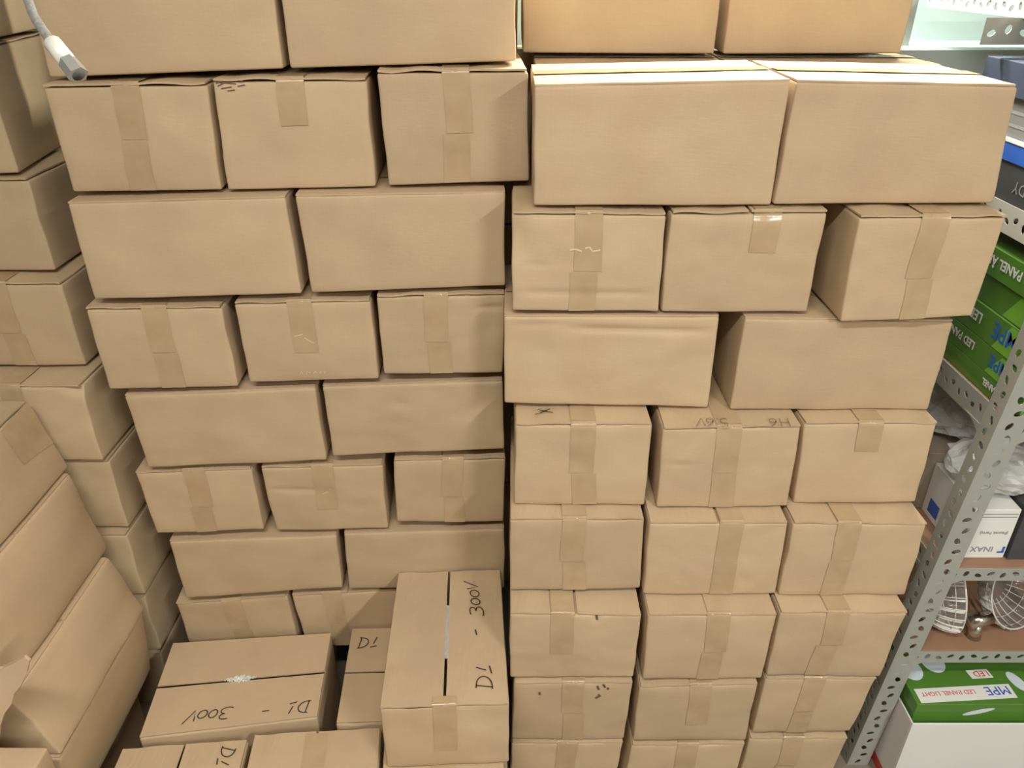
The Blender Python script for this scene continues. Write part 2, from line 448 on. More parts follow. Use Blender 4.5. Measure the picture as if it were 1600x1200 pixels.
# ------------------------------------------------------------------ the stacks of cartons
# eight corners in metres: front TL TR BR BL, back TL TR BR BL
CORNERS = {
    'L1a': ((-0.807, 1.402, 1.588), (-0.529, 1.416, 1.591), (-0.537, 1.416, 1.400), (-0.805, 1.402, 1.400), (-0.827, 1.796, 1.588), (-0.550, 1.811, 1.591), (-0.558, 1.810, 1.400), (-0.826, 1.796, 1.400)),
    'L1b': ((-0.519, 1.417, 1.596), (-0.254, 1.431, 1.596), (-0.254, 1.431, 1.402), (-0.525, 1.416, 1.400), (-0.540, 1.811, 1.596), (-0.275, 1.825, 1.596), (-0.275, 1.825, 1.402), (-0.546, 1.811, 1.400)),
    'L1c': ((-0.236, 1.432, 1.608), (0.028, 1.445, 1.608), (0.032, 1.446, 1.409), (-0.230, 1.432, 1.404), (-0.256, 1.826, 1.608), (0.007, 1.840, 1.608), (0.012, 1.840, 1.409), (-0.251, 1.826, 1.404)),
    'L2a': ((-0.805, 1.372, 1.391), (-0.414, 1.392, 1.397), (-0.409, 1.393, 1.203), (-0.805, 1.372, 1.200), (-0.819, 1.641, 1.391), (-0.429, 1.662, 1.397), (-0.423, 1.662, 1.203), (-0.819, 1.641, 1.200)),
    'L2b': ((-0.397, 1.393, 1.399), (-0.012, 1.413, 1.400), (-0.013, 1.413, 1.212), (-0.390, 1.394, 1.205), (-0.411, 1.663, 1.399), (-0.026, 1.683, 1.400), (-0.027, 1.683, 1.212), (-0.404, 1.663, 1.205)),
    'L3a': ((-0.828, 1.374, 1.186), (-0.569, 1.388, 1.184), (-0.566, 1.388, 1.000), (-0.828, 1.374, 1.000), (-0.849, 1.769, 1.186), (-0.589, 1.782, 1.184), (-0.587, 1.782, 1.000), (-0.849, 1.769, 1.000)),
    'L3b': ((-0.543, 1.389, 1.191), (-0.279, 1.403, 1.192), (-0.277, 1.403, 1.009), (-0.542, 1.389, 1.008), (-0.564, 1.784, 1.191), (-0.300, 1.797, 1.192), (-0.298, 1.798, 1.009), (-0.563, 1.784, 1.008)),
    'L3c': ((-0.267, 1.404, 1.200), (-0.013, 1.417, 1.200), (-0.020, 1.417, 1.016), (-0.266, 1.404, 1.020), (-0.288, 1.798, 1.200), (-0.033, 1.811, 1.200), (-0.041, 1.811, 1.016), (-0.286, 1.798, 1.020)),
    'L4a': ((-0.805, 1.381, 0.984), (-0.412, 1.401, 0.992), (-0.410, 1.402, 0.804), (-0.796, 1.381, 0.800), (-0.819, 1.650, 0.984), (-0.426, 1.671, 0.992), (-0.424, 1.671, 0.804), (-0.811, 1.651, 0.800)),
    'L4b': ((-0.397, 1.402, 0.995), (-0.020, 1.422, 0.999), (-0.017, 1.422, 0.821), (-0.395, 1.402, 0.816), (-0.411, 1.672, 0.995), (-0.034, 1.692, 0.999), (-0.031, 1.692, 0.821), (-0.409, 1.672, 0.816)),
    'L5a': ((-0.833, 1.389, 0.787), (-0.579, 1.402, 0.790), (-0.578, 1.402, 0.609), (-0.823, 1.389, 0.610), (-0.853, 1.783, 0.787), (-0.600, 1.797, 0.790), (-0.599, 1.797, 0.609), (-0.844, 1.784, 0.610)),
    'L5b': ((-0.558, 1.403, 0.791), (-0.290, 1.417, 0.790), (-0.291, 1.417, 0.600), (-0.551, 1.404, 0.604), (-0.579, 1.798, 0.791), (-0.311, 1.812, 0.790), (-0.312, 1.812, 0.600), (-0.571, 1.798, 0.604)),
    'L5c': ((-0.265, 1.419, 0.800), (-0.014, 1.432, 0.797), (-0.021, 1.431, 0.609), (-0.270, 1.418, 0.620), (-0.286, 1.813, 0.800), (-0.035, 1.826, 0.797), (-0.042, 1.826, 0.609), (-0.291, 1.813, 0.620)),
    'L6a': ((-0.801, 1.389, 0.587), (-0.414, 1.409, 0.589), (-0.417, 1.409, 0.422), (-0.798, 1.389, 0.406), (-0.815, 1.658, 0.587), (-0.428, 1.679, 0.589), (-0.431, 1.678, 0.422), (-0.812, 1.658, 0.406)),
    'L6b': ((-0.396, 1.410, 0.594), (-0.018, 1.430, 0.591), (-0.019, 1.430, 0.400), (-0.402, 1.410, 0.417), (-0.410, 1.679, 0.594), (-0.032, 1.699, 0.591), (-0.033, 1.699, 0.400), (-0.416, 1.679, 0.417)),
    'L7a': ((-0.835, 1.403, 0.381), (-0.562, 1.417, 0.393), (-0.552, 1.417, 0.213), (-0.828, 1.403, 0.206), (-0.856, 1.797, 0.381), (-0.582, 1.811, 0.393), (-0.573, 1.812, 0.213), (-0.849, 1.797, 0.206)),
    'L7b': ((-0.549, 1.418, 0.394), (-0.269, 1.432, 0.400), (-0.260, 1.433, 0.208), (-0.534, 1.418, 0.207), (-0.570, 1.812, 0.394), (-0.289, 1.827, 0.400), (-0.281, 1.827, 0.208), (-0.554, 1.813, 0.207)),
    'R1a': ((0.036, 1.314, 1.599), (0.448, 1.314, 1.607), (0.449, 1.314, 1.400), (0.037, 1.314, 1.400), (0.036, 1.584, 1.599), (0.448, 1.584, 1.607), (0.449, 1.584, 1.400), (0.037, 1.584, 1.400)),
    'R1b': ((0.458, 1.314, 1.606), (0.814, 1.314, 1.599), (0.834, 1.314, 1.404), (0.452, 1.314, 1.402), (0.458, 1.584, 1.606), (0.814, 1.584, 1.599), (0.834, 1.584, 1.404), (0.452, 1.584, 1.402)),
    'R2a': ((0.000, 1.302, 1.397), (0.267, 1.302, 1.394), (0.271, 1.302, 1.205), (0.000, 1.302, 1.208), (0.000, 1.697, 1.397), (0.267, 1.697, 1.394), (0.271, 1.697, 1.205), (0.000, 1.697, 1.208)),
    'R2b': ((0.276, 1.303, 1.396), (0.545, 1.303, 1.399), (0.545, 1.303, 1.204), (0.275, 1.303, 1.204), (0.276, 1.698, 1.396), (0.545, 1.698, 1.399), (0.545, 1.698, 1.204), (0.275, 1.698, 1.204)),
    'R2c': ((0.585, 1.268, 1.400), (0.834, 1.268, 1.400), (0.830, 1.268, 1.210), (0.593, 1.268, 1.200), (0.585, 1.663, 1.400), (0.834, 1.663, 1.400), (0.830, 1.663, 1.210), (0.593, 1.663, 1.200)),
    'R3a': ((-0.015, 1.302, 1.200), (0.384, 1.302, 1.199), (0.386, 1.302, 1.000), (-0.015, 1.302, 1.010), (-0.015, 1.572, 1.200), (0.384, 1.572, 1.199), (0.386, 1.572, 1.000), (-0.015, 1.572, 1.010)),
    'R3b': ((0.429, 1.294, 1.199), (0.815, 1.294, 1.193), (0.816, 1.294, 1.000), (0.427, 1.294, 1.000), (0.429, 1.564, 1.199), (0.815, 1.564, 1.193), (0.816, 1.564, 1.000), (0.427, 1.564, 1.000)),
    'R4a': ((0.006, 1.251, 1.000), (0.269, 1.251, 1.000), (0.270, 1.251, 0.800), (0.004, 1.251, 0.800), (0.006, 1.646, 1.000), (0.269, 1.646, 1.000), (0.270, 1.646, 0.800), (0.004, 1.646, 0.800)),
    'R4b': ((0.289, 1.243, 0.995), (0.552, 1.243, 1.000), (0.560, 1.243, 0.800), (0.293, 1.243, 0.800), (0.289, 1.638, 0.995), (0.552, 1.638, 1.000), (0.560, 1.638, 0.800), (0.293, 1.638, 0.800)),
    'R4c': ((0.562, 1.255, 1.000), (0.818, 1.255, 1.000), (0.824, 1.255, 0.803), (0.576, 1.255, 0.800), (0.562, 1.650, 1.000), (0.818, 1.650, 1.000), (0.824, 1.650, 0.803), (0.576, 1.650, 0.800)),
    'R5a': ((-0.004, 1.213, 0.800), (0.265, 1.213, 0.800), (0.271, 1.213, 0.607), (-0.004, 1.213, 0.603), (-0.004, 1.608, 0.800), (0.265, 1.608, 0.800), (0.271, 1.608, 0.607), (-0.004, 1.608, 0.603)),
    'R5b': ((0.273, 1.203, 0.799), (0.549, 1.203, 0.799), (0.557, 1.203, 0.600), (0.277, 1.203, 0.600), (0.273, 1.598, 0.799), (0.549, 1.598, 0.799), (0.557, 1.598, 0.600), (0.277, 1.598, 0.600)),
    'R5c': ((0.559, 1.201, 0.800), (0.826, 1.201, 0.797), (0.829, 1.201, 0.600), (0.561, 1.201, 0.600), (0.559, 1.596, 0.800), (0.826, 1.596, 0.797), (0.829, 1.596, 0.600), (0.561, 1.596, 0.600)),
    'R6a': ((-0.004, 1.156, 0.600), (0.268, 1.156, 0.594), (0.265, 1.156, 0.403), (-0.004, 1.156, 0.400), (-0.004, 1.551, 0.600), (0.268, 1.551, 0.594), (0.265, 1.551, 0.403), (-0.004, 1.551, 0.400)),
    'R6b': ((0.280, 1.153, 0.599), (0.546, 1.153, 0.599), (0.545, 1.153, 0.400), (0.284, 1.153, 0.400), (0.280, 1.548, 0.599), (0.546, 1.548, 0.599), (0.545, 1.548, 0.400), (0.284, 1.548, 0.400)),
    'R6c': ((0.554, 1.158, 0.600), (0.817, 1.158, 0.600), (0.804, 1.158, 0.402), (0.555, 1.158, 0.406), (0.554, 1.553, 0.600), (0.817, 1.553, 0.600), (0.804, 1.553, 0.402), (0.555, 1.553, 0.406)),
    'R7a': ((0.004, 1.152, 0.394), (0.265, 1.152, 0.398), (0.258, 1.152, 0.200), (0.000, 1.152, 0.200), (0.004, 1.547, 0.394), (0.265, 1.547, 0.398), (0.258, 1.547, 0.200), (0.000, 1.547, 0.200)),
    'R7b': ((0.280, 1.149, 0.387), (0.537, 1.149, 0.397), (0.538, 1.149, 0.200), (0.278, 1.149, 0.200), (0.280, 1.544, 0.387), (0.537, 1.544, 0.397), (0.538, 1.544, 0.200), (0.278, 1.544, 0.200)),
    'R7c': ((0.556, 1.160, 0.400), (0.800, 1.160, 0.400), (0.779, 1.160, 0.217), (0.554, 1.160, 0.212), (0.556, 1.555, 0.400), (0.800, 1.555, 0.400), (0.779, 1.555, 0.217), (0.554, 1.555, 0.212)),
    'R8a': ((0.000, 1.151, 0.195), (0.258, 1.151, 0.197), (0.241, 1.151, -0.000), (-0.008, 1.151, -0.000), (0.000, 1.546, 0.195), (0.258, 1.546, 0.197), (0.241, 1.546, -0.000), (-0.008, 1.546, -0.000)),
    'R8b': ((0.278, 1.150, 0.187), (0.539, 1.150, 0.194), (0.533, 1.150, -0.000), (0.264, 1.150, -0.000), (0.278, 1.545, 0.187), (0.539, 1.545, 0.194), (0.533, 1.545, -0.000), (0.264, 1.545, -0.000)),
    'R8c': ((0.551, 1.159, 0.200), (0.779, 1.159, 0.200), (0.764, 1.159, 0.006), (0.546, 1.159, 0.006), (0.551, 1.554, 0.200), (0.779, 1.554, 0.200), (0.764, 1.554, 0.006), (0.546, 1.554, 0.006)),
}
GL = 'brown cartons of the left centre stack'
GR = 'brown cartons of the right centre stack'
ROWN = {1: 'first', 2: 'second', 3: 'third', 4: 'fourth', 5: 'fifth', 6: 'sixth', 7: 'seventh', 8: 'lowest'}
SPEC = {
 # left stack, counted from the first layer whose fronts show whole
 'L1a': ('taped carton just under the hanging hose, left end of left stack\'s first full row', True, dict(tape='both')),
 'L1b': ('taped carton with a dark frayed top left corner, middle of left stack\'s first full row', True, dict(tape='short')),
 'L1c': ('taped carton at right end of left stack\'s first full row, half in shadow', True, dict(tape='both', tape_u=.52)),
 'L2a': ('long plain carton at left end of left stack\'s second row, below the hanging hose', False, dict()),
 'L2b': ('long plain carton at right end of left stack\'s second row, shaded along its right side', False, dict()),
 'L3a': ('carton with a broad brown tape strip, left end of left stack\'s third row', True, dict(tape='both')),
 'L3b': ('taped carton with faint white scuffed writing low on its front, middle of third row', True, dict(tape='top', tape_u=.47)),
 'L3c': ('taped carton at right end of left stack\'s third row, under a long plain carton', True, dict(tape='both', tape_u=.46, dents=((.9, .82, .12, .03, .004),))),
 'L4a': ('long plain carton at left end of left stack\'s fourth row, above the jutting taped one', False, dict()),
 'L4b': ('long plain carton at right end of left stack\'s fourth row', False, dict(dents=((.42, .72, .03, .05, .003),))),
 'L5a': ('taped carton jutting left at the left end of left stack\'s fifth row', True, dict(tape='both', tape_u=.5)),
 'L5b': ('taped carton with a pale horizontal crease, middle of left stack\'s fifth row', True, dict(tape='top', tape_u=.5, creases=((.66, .0, .62, .003, -.1),))),
 'L5c': ('taped carton in shade at right end of left stack\'s fifth row', True, dict(tape='both', tape_u=.53)),
 'L6a': ('long plain carton at left end of left stack\'s sixth row', False, dict()),
 'L6b': ('long plain carton directly behind the tall marked box, left stack\'s sixth row', False, dict()),
 'L7a': ('shaded taped carton in left stack\'s lowest row, behind the 300V box on the floor', True, dict(tape='both')),
 'L7b': ('shaded taped carton in left stack\'s lowest row, left of the standing marked box', True, dict(tape='both', tape_u=.35)),
 # right stack
 'R1a': ('large plain carton with brightly lit top, left one of right stack\'s first row', False, dict(bulge=.004)),
 'R1b': ('large plain carton with lit top at right end of right stack, nearest the shelf top', False, dict(bulge=.003)),
 'R2a': ('crumpled carton with torn glossy tape, left end of right stack\'s second row', True, dict(tape='both', tape_u=.5,
         dents=((.03, .72, .10, .25, .007), (.3, 1.0, .25, .08, .003)), creases=((.19, .03, .95, .003, 0), (.47, .05, .3, .002, 0)))),
 'R2b': ('carton with shiny tape bit at its top edge, middle of right stack\'s second row', True, dict(tape='short', tape_u=.62, dents=((.5, .98, .5, .06, .006),))),
 'R2c': ('taped carton pulled forward at the right end of right stack\'s second row', True, dict(tape='both', tape_u=.52, dents=((.9, .2, .25, .3, .005),))),
 'R3a': ('long carton with a buckled top edge, left end of right stack\'s third row', False, dict(creases=((.86, .28, 1.0, .005, -.03), (.9, .0, .3, .002, .0)), dents=((.19, .6, .08, .12, .002),))),
 'R3b': ('long plain carton right of the dark gap in right stack\'s third row', False, dict(bulge=.004)),
 'R4a': ('carton with a scribble on its top ledge, left one of right stack\'s fourth row', True, dict(tape='both', tape_u=.5)),
 'R4b': ('carton marked H6 5.6V on its top ledge, middle of right stack\'s fourth row', True, dict(tape='both', tape_u=.48, creases=((.55, .02, .3, .002, 0),))),
 'R4c': ('carton with pale patch of lifted tape, right end of right stack\'s fourth row', True, dict(tape='short', tape_u=.5)),
 'R5a': ('taped carton at left end of right stack\'s fifth row, below the scribbled one', True, dict(tape='both', tape_u=.48)),
 'R5b': ('taped carton in the middle of right stack\'s fifth row, small smudge on its front', True, dict(tape='both', tape_u=.6, dents=((.75, .2, .05, .1, .003),))),
 'R5c': ('carton with glinting tape on top edge, right end of fifth row beside shelf post', True, dict(tape='both', tape_u=.42)),
 'R6a': ('carton with a small nick in its top edge, left one of right stack\'s sixth row', True, dict(tape='top', tape_u=.4, dents=((.66, .96, .025, .08, .006),))),
 'R6b': ('taped carton in the middle of right stack\'s sixth row', True, dict(tape='both', tape_u=.55)),
 'R6c': ('taped carton at right end of right stack\'s sixth row, beside the shelf post', True, dict(tape='both', tape_u=.46)),
 'R7a': ('carton with dark ink spots near its top right corner, right stack\'s seventh row', True, dict(tape='both', tape_u=.5)),
 'R7b': ('taped carton in the middle of right stack\'s seventh row', True, dict(tape='top', tape_u=.52)),
 'R7c': ('taped carton at right end of right stack\'s seventh row, near post foot', True, dict(tape='both', tape_u=.45)),
 'R8a': ('floor carton below the ink spotted one, cut by the bottom of the photo', True, dict(tape='both')),
 'R8b': ('floor carton in the middle of right stack\'s bottom row', True, dict(tape='both')),
 'R8c': ('floor carton at right end of right stack\'s bottom row, near the shelf post', True, dict(tape='both', tape_u=.45)),
}
KS = {}
for cid, (label, end, kw) in SPEC.items():
    KS[cid] = build_carton('cardboard_box', cid, CORNERS[cid], label, GL if cid[0] == 'L' else GR, end, **kw)

def brick8(x0, x1, y0, y1, z0, z1, yaw=0.0, lean=(0, 0), zt=None):
    """eight corners of a carton whose front left foot is turned by yaw about its front right foot"""
    c, s = math.cos(yaw), math.sin(yaw)
    def T(x, y, z):
        f = (z-z0)/(z1-z0); dx, dy = x-x1, y-y0
        return (x1+dx*c-dy*s+lean[0]*f, y0+dx*s+dy*c+lean[1]*f, z)
    a = [(x0, y0, z1), (x1, y0, z1), (x1, y0, z0), (x0, y0, z0), (x0, y1, z1), (x1, y1, z1), (x1, y1, z0), (x0, y1, z0)]
    return [T(*p) for p in a]

# top layer, cut by the upper edge of the photo
def c8(bl, br, h, dep, nx):
    bl, br = Vector(bl), Vector(br); n = Vector((-(br.y-bl.y), br.x-bl.x, 0)).normalized()*dep; u = Vector((0, 0, h))
    F = [bl+u, br+u, br, bl]; return F+[p+n for p in F]
build_carton('cardboard_box', 'L0a', c8((-.806, 1.430, 1.593), (-.402, 1.452, 1.605), .2, .27, 0),
    'plain carton behind the hanging hose, cut by the top of the photo', GL, False)
build_carton('cardboard_box', 'L0b', c8((-.391, 1.454, 1.605), (.007, 1.475, 1.6145), .2, .27, 0),
    'plain carton in the top centre, cut by the upper edge, left of the setback pair', GL, False)
build_carton('cardboard_box', 'R0a', c8((.022, 1.70, 1.606), (.415, 1.70, 1.604), .2, .27, 0),
    'plain carton set back on top of right stack, left one of two', GR, False, dents=((1.0, .3, .06, .3, .01),))
build_carton('cardboard_box', 'R0b', c8((.432, 1.70, 1.604), (.79, 1.69, 1.606), .2, .27, 0),
    'plain carton set back on top of right stack, right one by the white wall', GR, False)
build_carton('cardboard_box', 'S1a', brick8(.045, .42, 1.592, 1.862, 1.402, 1.597),
    'carton in the rear row whose shaded top shows behind the lit left carton top', GR, False)
build_carton('cardboard_box', 'S1b', brick8(.43, .83, 1.592, 1.862, 1.402, 1.597),
    'carton in the rear row whose shaded top shows behind the lit right carton top', GR, False)

# cartons standing behind, glimpsed through the slit between the two stacks
for q, w in enumerate(('top', 'second', 'third', 'lowest')):
    z1 = 1.59-.3975*q
    build_carton('cardboard_box', 'G%d' % q, brick8(-.2, .2, 1.872, 2.06, z1-.395, z1),
        '%s of the rear cartons glimpsed through the narrow slit between both stacks' % w, 'rear cartons behind the slit', False, nfront=8)

build_carton('cardboard_box', 'GT', brick8(-.25, .012, 1.875, 2.06, 1.592, 1.95),
    'rear carton seen as a dark strip between the two top layer pairs', 'rear cartons behind the slit', False, nfront=8)

# column of cartons at the far left
GC = 'brown cartons of the column at the left edge'
COLUMN = [
 ('C0', (-1.27, -.962, 1.515, 1.90, 1.643, 1.85), .17, 'uppermost carton at the left edge, cut by the top left photo corner'),
 ('C1', (-1.27, -.978, 1.535, 1.92, 1.402, 1.636), .17, 'carton with lit top edge behind the hanging hose, second from top at left edge'),
 ('C2', (-1.25, -.958, 1.525, 1.92, 1.202, 1.398), .02, 'carton third from the top in the column at the left edge'),
 ('C3', (-1.20, -.925, 1.478, 1.87, 1.002, 1.197), .0, 'carton with taped front, fourth from the top in the left edge column'),
 ('C4', (-1.20, -.905, 1.405, 1.80, .802, .997), .0, 'carton with a crumpled top corner, fifth in the left edge column'),
 ('C5', (-1.20, -.903, 1.42, 1.81, .602, .797), .0, 'shaded carton sixth in the left edge column, above the bulging pile'),
 ('C6', (-1.20, -.905, 1.405, 1.80, .402, .597), .0, 'dark shaded carton seventh in the left edge column'),
 ('C7', (-1.20, -.912, 1.41, 1.80, .202, .397), .0, 'dark carton near the foot of the left edge column'),
 ('C8', (-1.20, -.915, 1.41, 1.80, .0, .198), .0, 'bottom carton of the left edge column in the dark gap'),
]
for cid, b, yaw, label in COLUMN:
    kw = {}
    if cid == 'C4': kw = dict(dents=((.97, .95, .08, .08, .012),))
    build_carton('cardboard_box', cid, brick8(*b, yaw=yaw), label, GC, True, **kw)

# bulging pile in the left foreground, right sides seen from the aisle
GP = 'brown cartons of the pile in the left foreground'
def side8(xt, xb, zt, zb, yf, yn, w=.36):
    """carton whose right side leans from xb (foot) to xt (top)"""
    F = [(xt-w, yn, zt), (xt, yn, zt), (xb, yn, zb), (xb-w, yn, zb)]
    return F + [(x, yf, z) for x, y, z in F]
kpa = build_carton('cardboard_box', 'PA', side8(-1.008, -.968, .972, .803, 1.38, .97), 'sloping carton with taped corner topmost in left foreground pile', GP, True, tape=None, sbulge=0.008)
build_carton('cardboard_box', 'PB', side8(-.962, -.932, .80, .587, 1.365, .96), 'large bulging carton below the corner taped one, left foreground', GP, False, tape=None, sbulge=0.02)
build_carton('cardboard_box', 'PC', side8(-.922, -.874, .584, .423, 1.34, .955), 'creased carton above the dark gap, third in left foreground pile', GP, False, tape=None, sbulge=0.012)
build_carton('cardboard_box', 'PD', side8(-.878, -.902, .42, .222, 1.335, .95), 'lower shaded carton of left foreground pile beside the 300V box', GP, False, tape=None, sbulge=0.006)
build_carton('cardboard_box', 'PE', side8(-.955, -.955, .219, .0, 1.33, .95), 'bottom carton of left foreground pile, deep in the shaded gap', GP, False, tape=None)

tv = []
for i in range(9):
    for j in range(7):
        v = .995-.26*j/6; w = 1.0-.62*i/8
        p = kpa.P(1.0, v, max(min(w+.14*(1-v)*4*(i/8-.3), .99), .1))+kpa.ax*.0014; tv.append(p-kpa.base)
link_mesh('tape_strip', tv, grid_faces(7, 9), TAPE, kpa.thing, True)

# open carton with a torn flap at the lower left corner
kf = build_carton('cardboard_box', 'F', side8(-.842, -.86, .525, .0, .90, .52, .40), 'open carton at lower left corner with a torn flap standing up', GP, False, tape=None, flaps=False)
fp = [(-.935, .905, .525), (-1.16, .905, .525), (-1.16, .925, .66), (-.942, .915, .697), (-.87, .910, .716), (-.842, .906, .735), (-.818, .905, .75),
      (-.813, .905, .74), (-.825, .905, .713), (-.847, .905, .678), (-.864, .905, .659), (-.877, .905, .632), (-.899, .905, .605), (-.918, .905, .57)]
fv = [Vector(p)-kf.base for p in fp]; n = len(fv)
fv2 = [p+Vector((0, .005, .0)) for p in fv]
fl = link_mesh('torn_flap', fv+fv2, [tuple(range(n)), tuple(range(2*n-1, n-1, -1))]+[(b, a, a+n, b+n) for a, b in zip(range(n), list(range(1, n))+[0])], CARD_LIT, kf.thing)
fl['label'] = 'torn cardboard flap with ragged edge, its lit look painted paler'

# cartons on the floor in front
GF = 'marked cartons standing on the floor'
def flat8(rl, rr_, fr, fl_, zt, zb):
    F = [(*fl_, zt), (*fr, zt), (*fr, zb), (*fl_, zb)]; Bk = [(*rl, zt), (*rr_, zt), (*rr_, zb), (*rl, zb)]
    return F+Bk
kp = build_carton('cardboard_box', 'P', flat8((-.851, 1.371), (-.46, 1.404), (-.441, 1.154), (-.822, 1.100), .275, 0),
    'floor carton with 300V written near its front edge, silvery tape on its seam', GF, False, tape=None, gapw=.0035, open_seam=True)
kd = build_carton('cardboard_box', 'DB', flat8((-.410, 1.418), (-.03, 1.43), (-.01, 1.15), (-.395, 1.137), .275, 0),
    'floor carton with D1 on its far left corner, tucked under the standing marked box', GF, False, tape=None, open_seam=True)
km = build_carton('cardboard_box', 'M', flat8((-.278, 1.412), (-.028, 1.424), (-.006, 1.040), (-.265, 1.028), .470, .277),
    'carton with D1 - 300V down its top, raised in front of both stacks', GF, True, tape='tail', tape_u=.5, gapw=.003, bulge=.004, open_seam=True)
kq = build_carton('cardboard_box', 'Q1', flat8((-.848, 1.077), (-.581, 1.100), (-.548, .70), (-.82, .68), .275, 0),
    'floor carton marked D1 at the bottom edge of the photo, nearest the dark gap', GF, True, tape=None, open_seam=True)
kr = build_carton('cardboard_box', 'Q2', flat8((-.571, 1.112), (-.293, 1.128), (-.255, .735), (-.535, .715), .275, 0),
    'floor carton without writing at the bottom edge, left of the standing marked box', GF, True, tape='both')
kt = build_carton('cardboard_box', 'Q3', flat8((-.283, 1.12), (-.02, 1.125), (-.005, .74), (-.25, .735), .275, 0),
    'floor carton hidden under the front of the standing marked box', GF, True, tape='both')

handwrite(kp, 'D1', (-.466, 1.197), (-1.15, -.1), (.05, -1), .031)
handwrite(kp, '-', (-.552, 1.186), (-1, -.06), (.05, -1), .034)
handwrite(kp, '300V', (-.640, 1.180), (-1.25, -.16), (.06, -1), .031)
handwrite(kd, 'D1', (-.384, 1.352), (1.15, .05), (-.03, 1), .032)
handwrite(km, 'D1', (-.040, 1.072), (-.05, 1.35), (-1, -.05), .033, .0028)
handwrite(km, '-', (-.062, 1.212), (-.12, 1), (-1, -.1), .034, .0028)
handwrite(km, '300V', (-.064, 1.272), (-.26, 1.42), (-1, -.12), .030, .0026)
handwrite(kq, 'D1', (-.629, 1.078), (-.1, -1.1), (1, -.1), .030)
handwrite(KS['R4b'], '5.6V', (.415, 1.262), (-1, 0), (0, -1), .030, .0020, FADED)
handwrite(KS['R4b'], 'H6', (.53, 1.262), (-1, 0), (0, -1), .030, .0020, FADED)
for cid, polys, sz in (('R4a', [[(0, 0), (.5, .3), (.1, .35), (.7, .15)], [(.2, .1), (.6, .45)]], .05),):
    k = KS[cid]; ribbon('handwriting', polys, .002, (.045, 1.275, 1.0009), (sz, 0, 0), (0, sz, 0), (0, 0, 0), INK, k.thing, k.base)

def front_marks(cid, polys, width, mat, name):
    k = KS[cid]; V, F = [], []
    for pl in polys:
        n0 = len(V)
        for i, (u, w) in enumerate(pl):
            p = k.P(u, 0, w)+k.n*.0016
            a, b = pl[max(i-1, 0)], pl[min(i+1, len(pl)-1)]
            d = Vector((b[0]-a[0], (b[1]-a[1])*.75)).normalized(); q = (k.ax*-d[1]+Vector((0, 0, 1))*d[0])*width/2
            V += [p+q-k.base, p-q-k.base]
        F += [(n0+2*i, n0+2*i+1, n0+2*i+3, n0+2*i+2) for i in range(len(pl)-1)]
    o = link_mesh(name, V, F, mat, k.thing)
    if name in ('ink_spot', 'white_scuff', 'frayed_corner', 'painted_glint'): o['kind'] = 'stuff'
front_marks('L3b', [[(.40, .10), (.41, .14), (.42, .10)], [(.45, .09), (.45, .13), (.48, .12), (.47, .10)], [(.50, .10), (.52, .13), (.53, .10)],
                    [(.55, .10), (.56, .13)], [(.58, .10), (.60, .12), (.58, .13)], [(.41, .58), (.47, .60)], [(.48, .56), (.53, .50), (.55, .49)]], .0018, CHALK, 'white_scuff')
front_marks('R7a', [[(.70, .93), (.72, .87)], [(.75, .95), (.77, .90)], [(.79, .90), (.80, .87)], [(.70, .74), (.74, .78), (.72, .80)], [(.22, .84), (.225, .80)]], .005, STAIN, 'ink_spot')
front_marks('R6a', [[(.655, .98), (.665, .90)]], .005, STAIN, 'nick')
front_marks('L1b', [[(.02, .955), (.10, .985), (.2, .97)], [(.03, .93), (.08, .96), (.15, .95)], [(.05, .91), (.12, .925)], [(.09, .89), (.14, .90)], [(.16, .93), (.21, .94)], [(.03, .975), (.07, .95)]], .0016, STAIN, 'frayed_corner')
front_marks('L5b', [[(.42, .64), (.5, .62), (.54, .64)], [(.46, .57), (.52, .6)]], .0014, CHALK, 'painted_glint')  # pale strokes painted as a glint on the tape
front_marks('R2a', [[(.38, .63), (.42, .64), (.46, .62)], [(.48, .65), (.51, .66), (.53, .62), (.58, .635)]], .0028, CHALK, 'torn_tape_edge')
# silvery crumpled tape in the seam of the 300V carton
tv = []
for i in range(28):
    f = i/27; wv = .013*math.sin(math.pi*min(max(f, .06), .94))*(.75+.5*noise.noise((i*.9, 2.2, 5)))
    for j in range(5):
        p = kp.top(.40+.19*f, .5+((j-2)*.5*wv+.004*noise.noise((i*.35, 7.7, 1)))/kp.D)
        p.z += .003+.009*noise.noise((i*.8, j*1.7, 4)); tv.append(p-kp.base)
o = link_mesh('tape_strip', tv, grid_faces(5, 28), BAG, kp.thing); o['label'] = 'crumpled clear tape in the open seam'
tv = []
for i in range(16):
    f = i/15
    for j in range(3):
        p = km.top(.5+(-.004+.004*j)/km.W, .30+.4*f); p.z -= .001+.002*noise.noise((i*1.3, j*3.1, 8))
        tv.append(p-km.base)
o = link_mesh('tape_strip', tv, grid_faces(3, 16), BAG, km.thing); o['label'] = 'clear tape strand in the open seam'

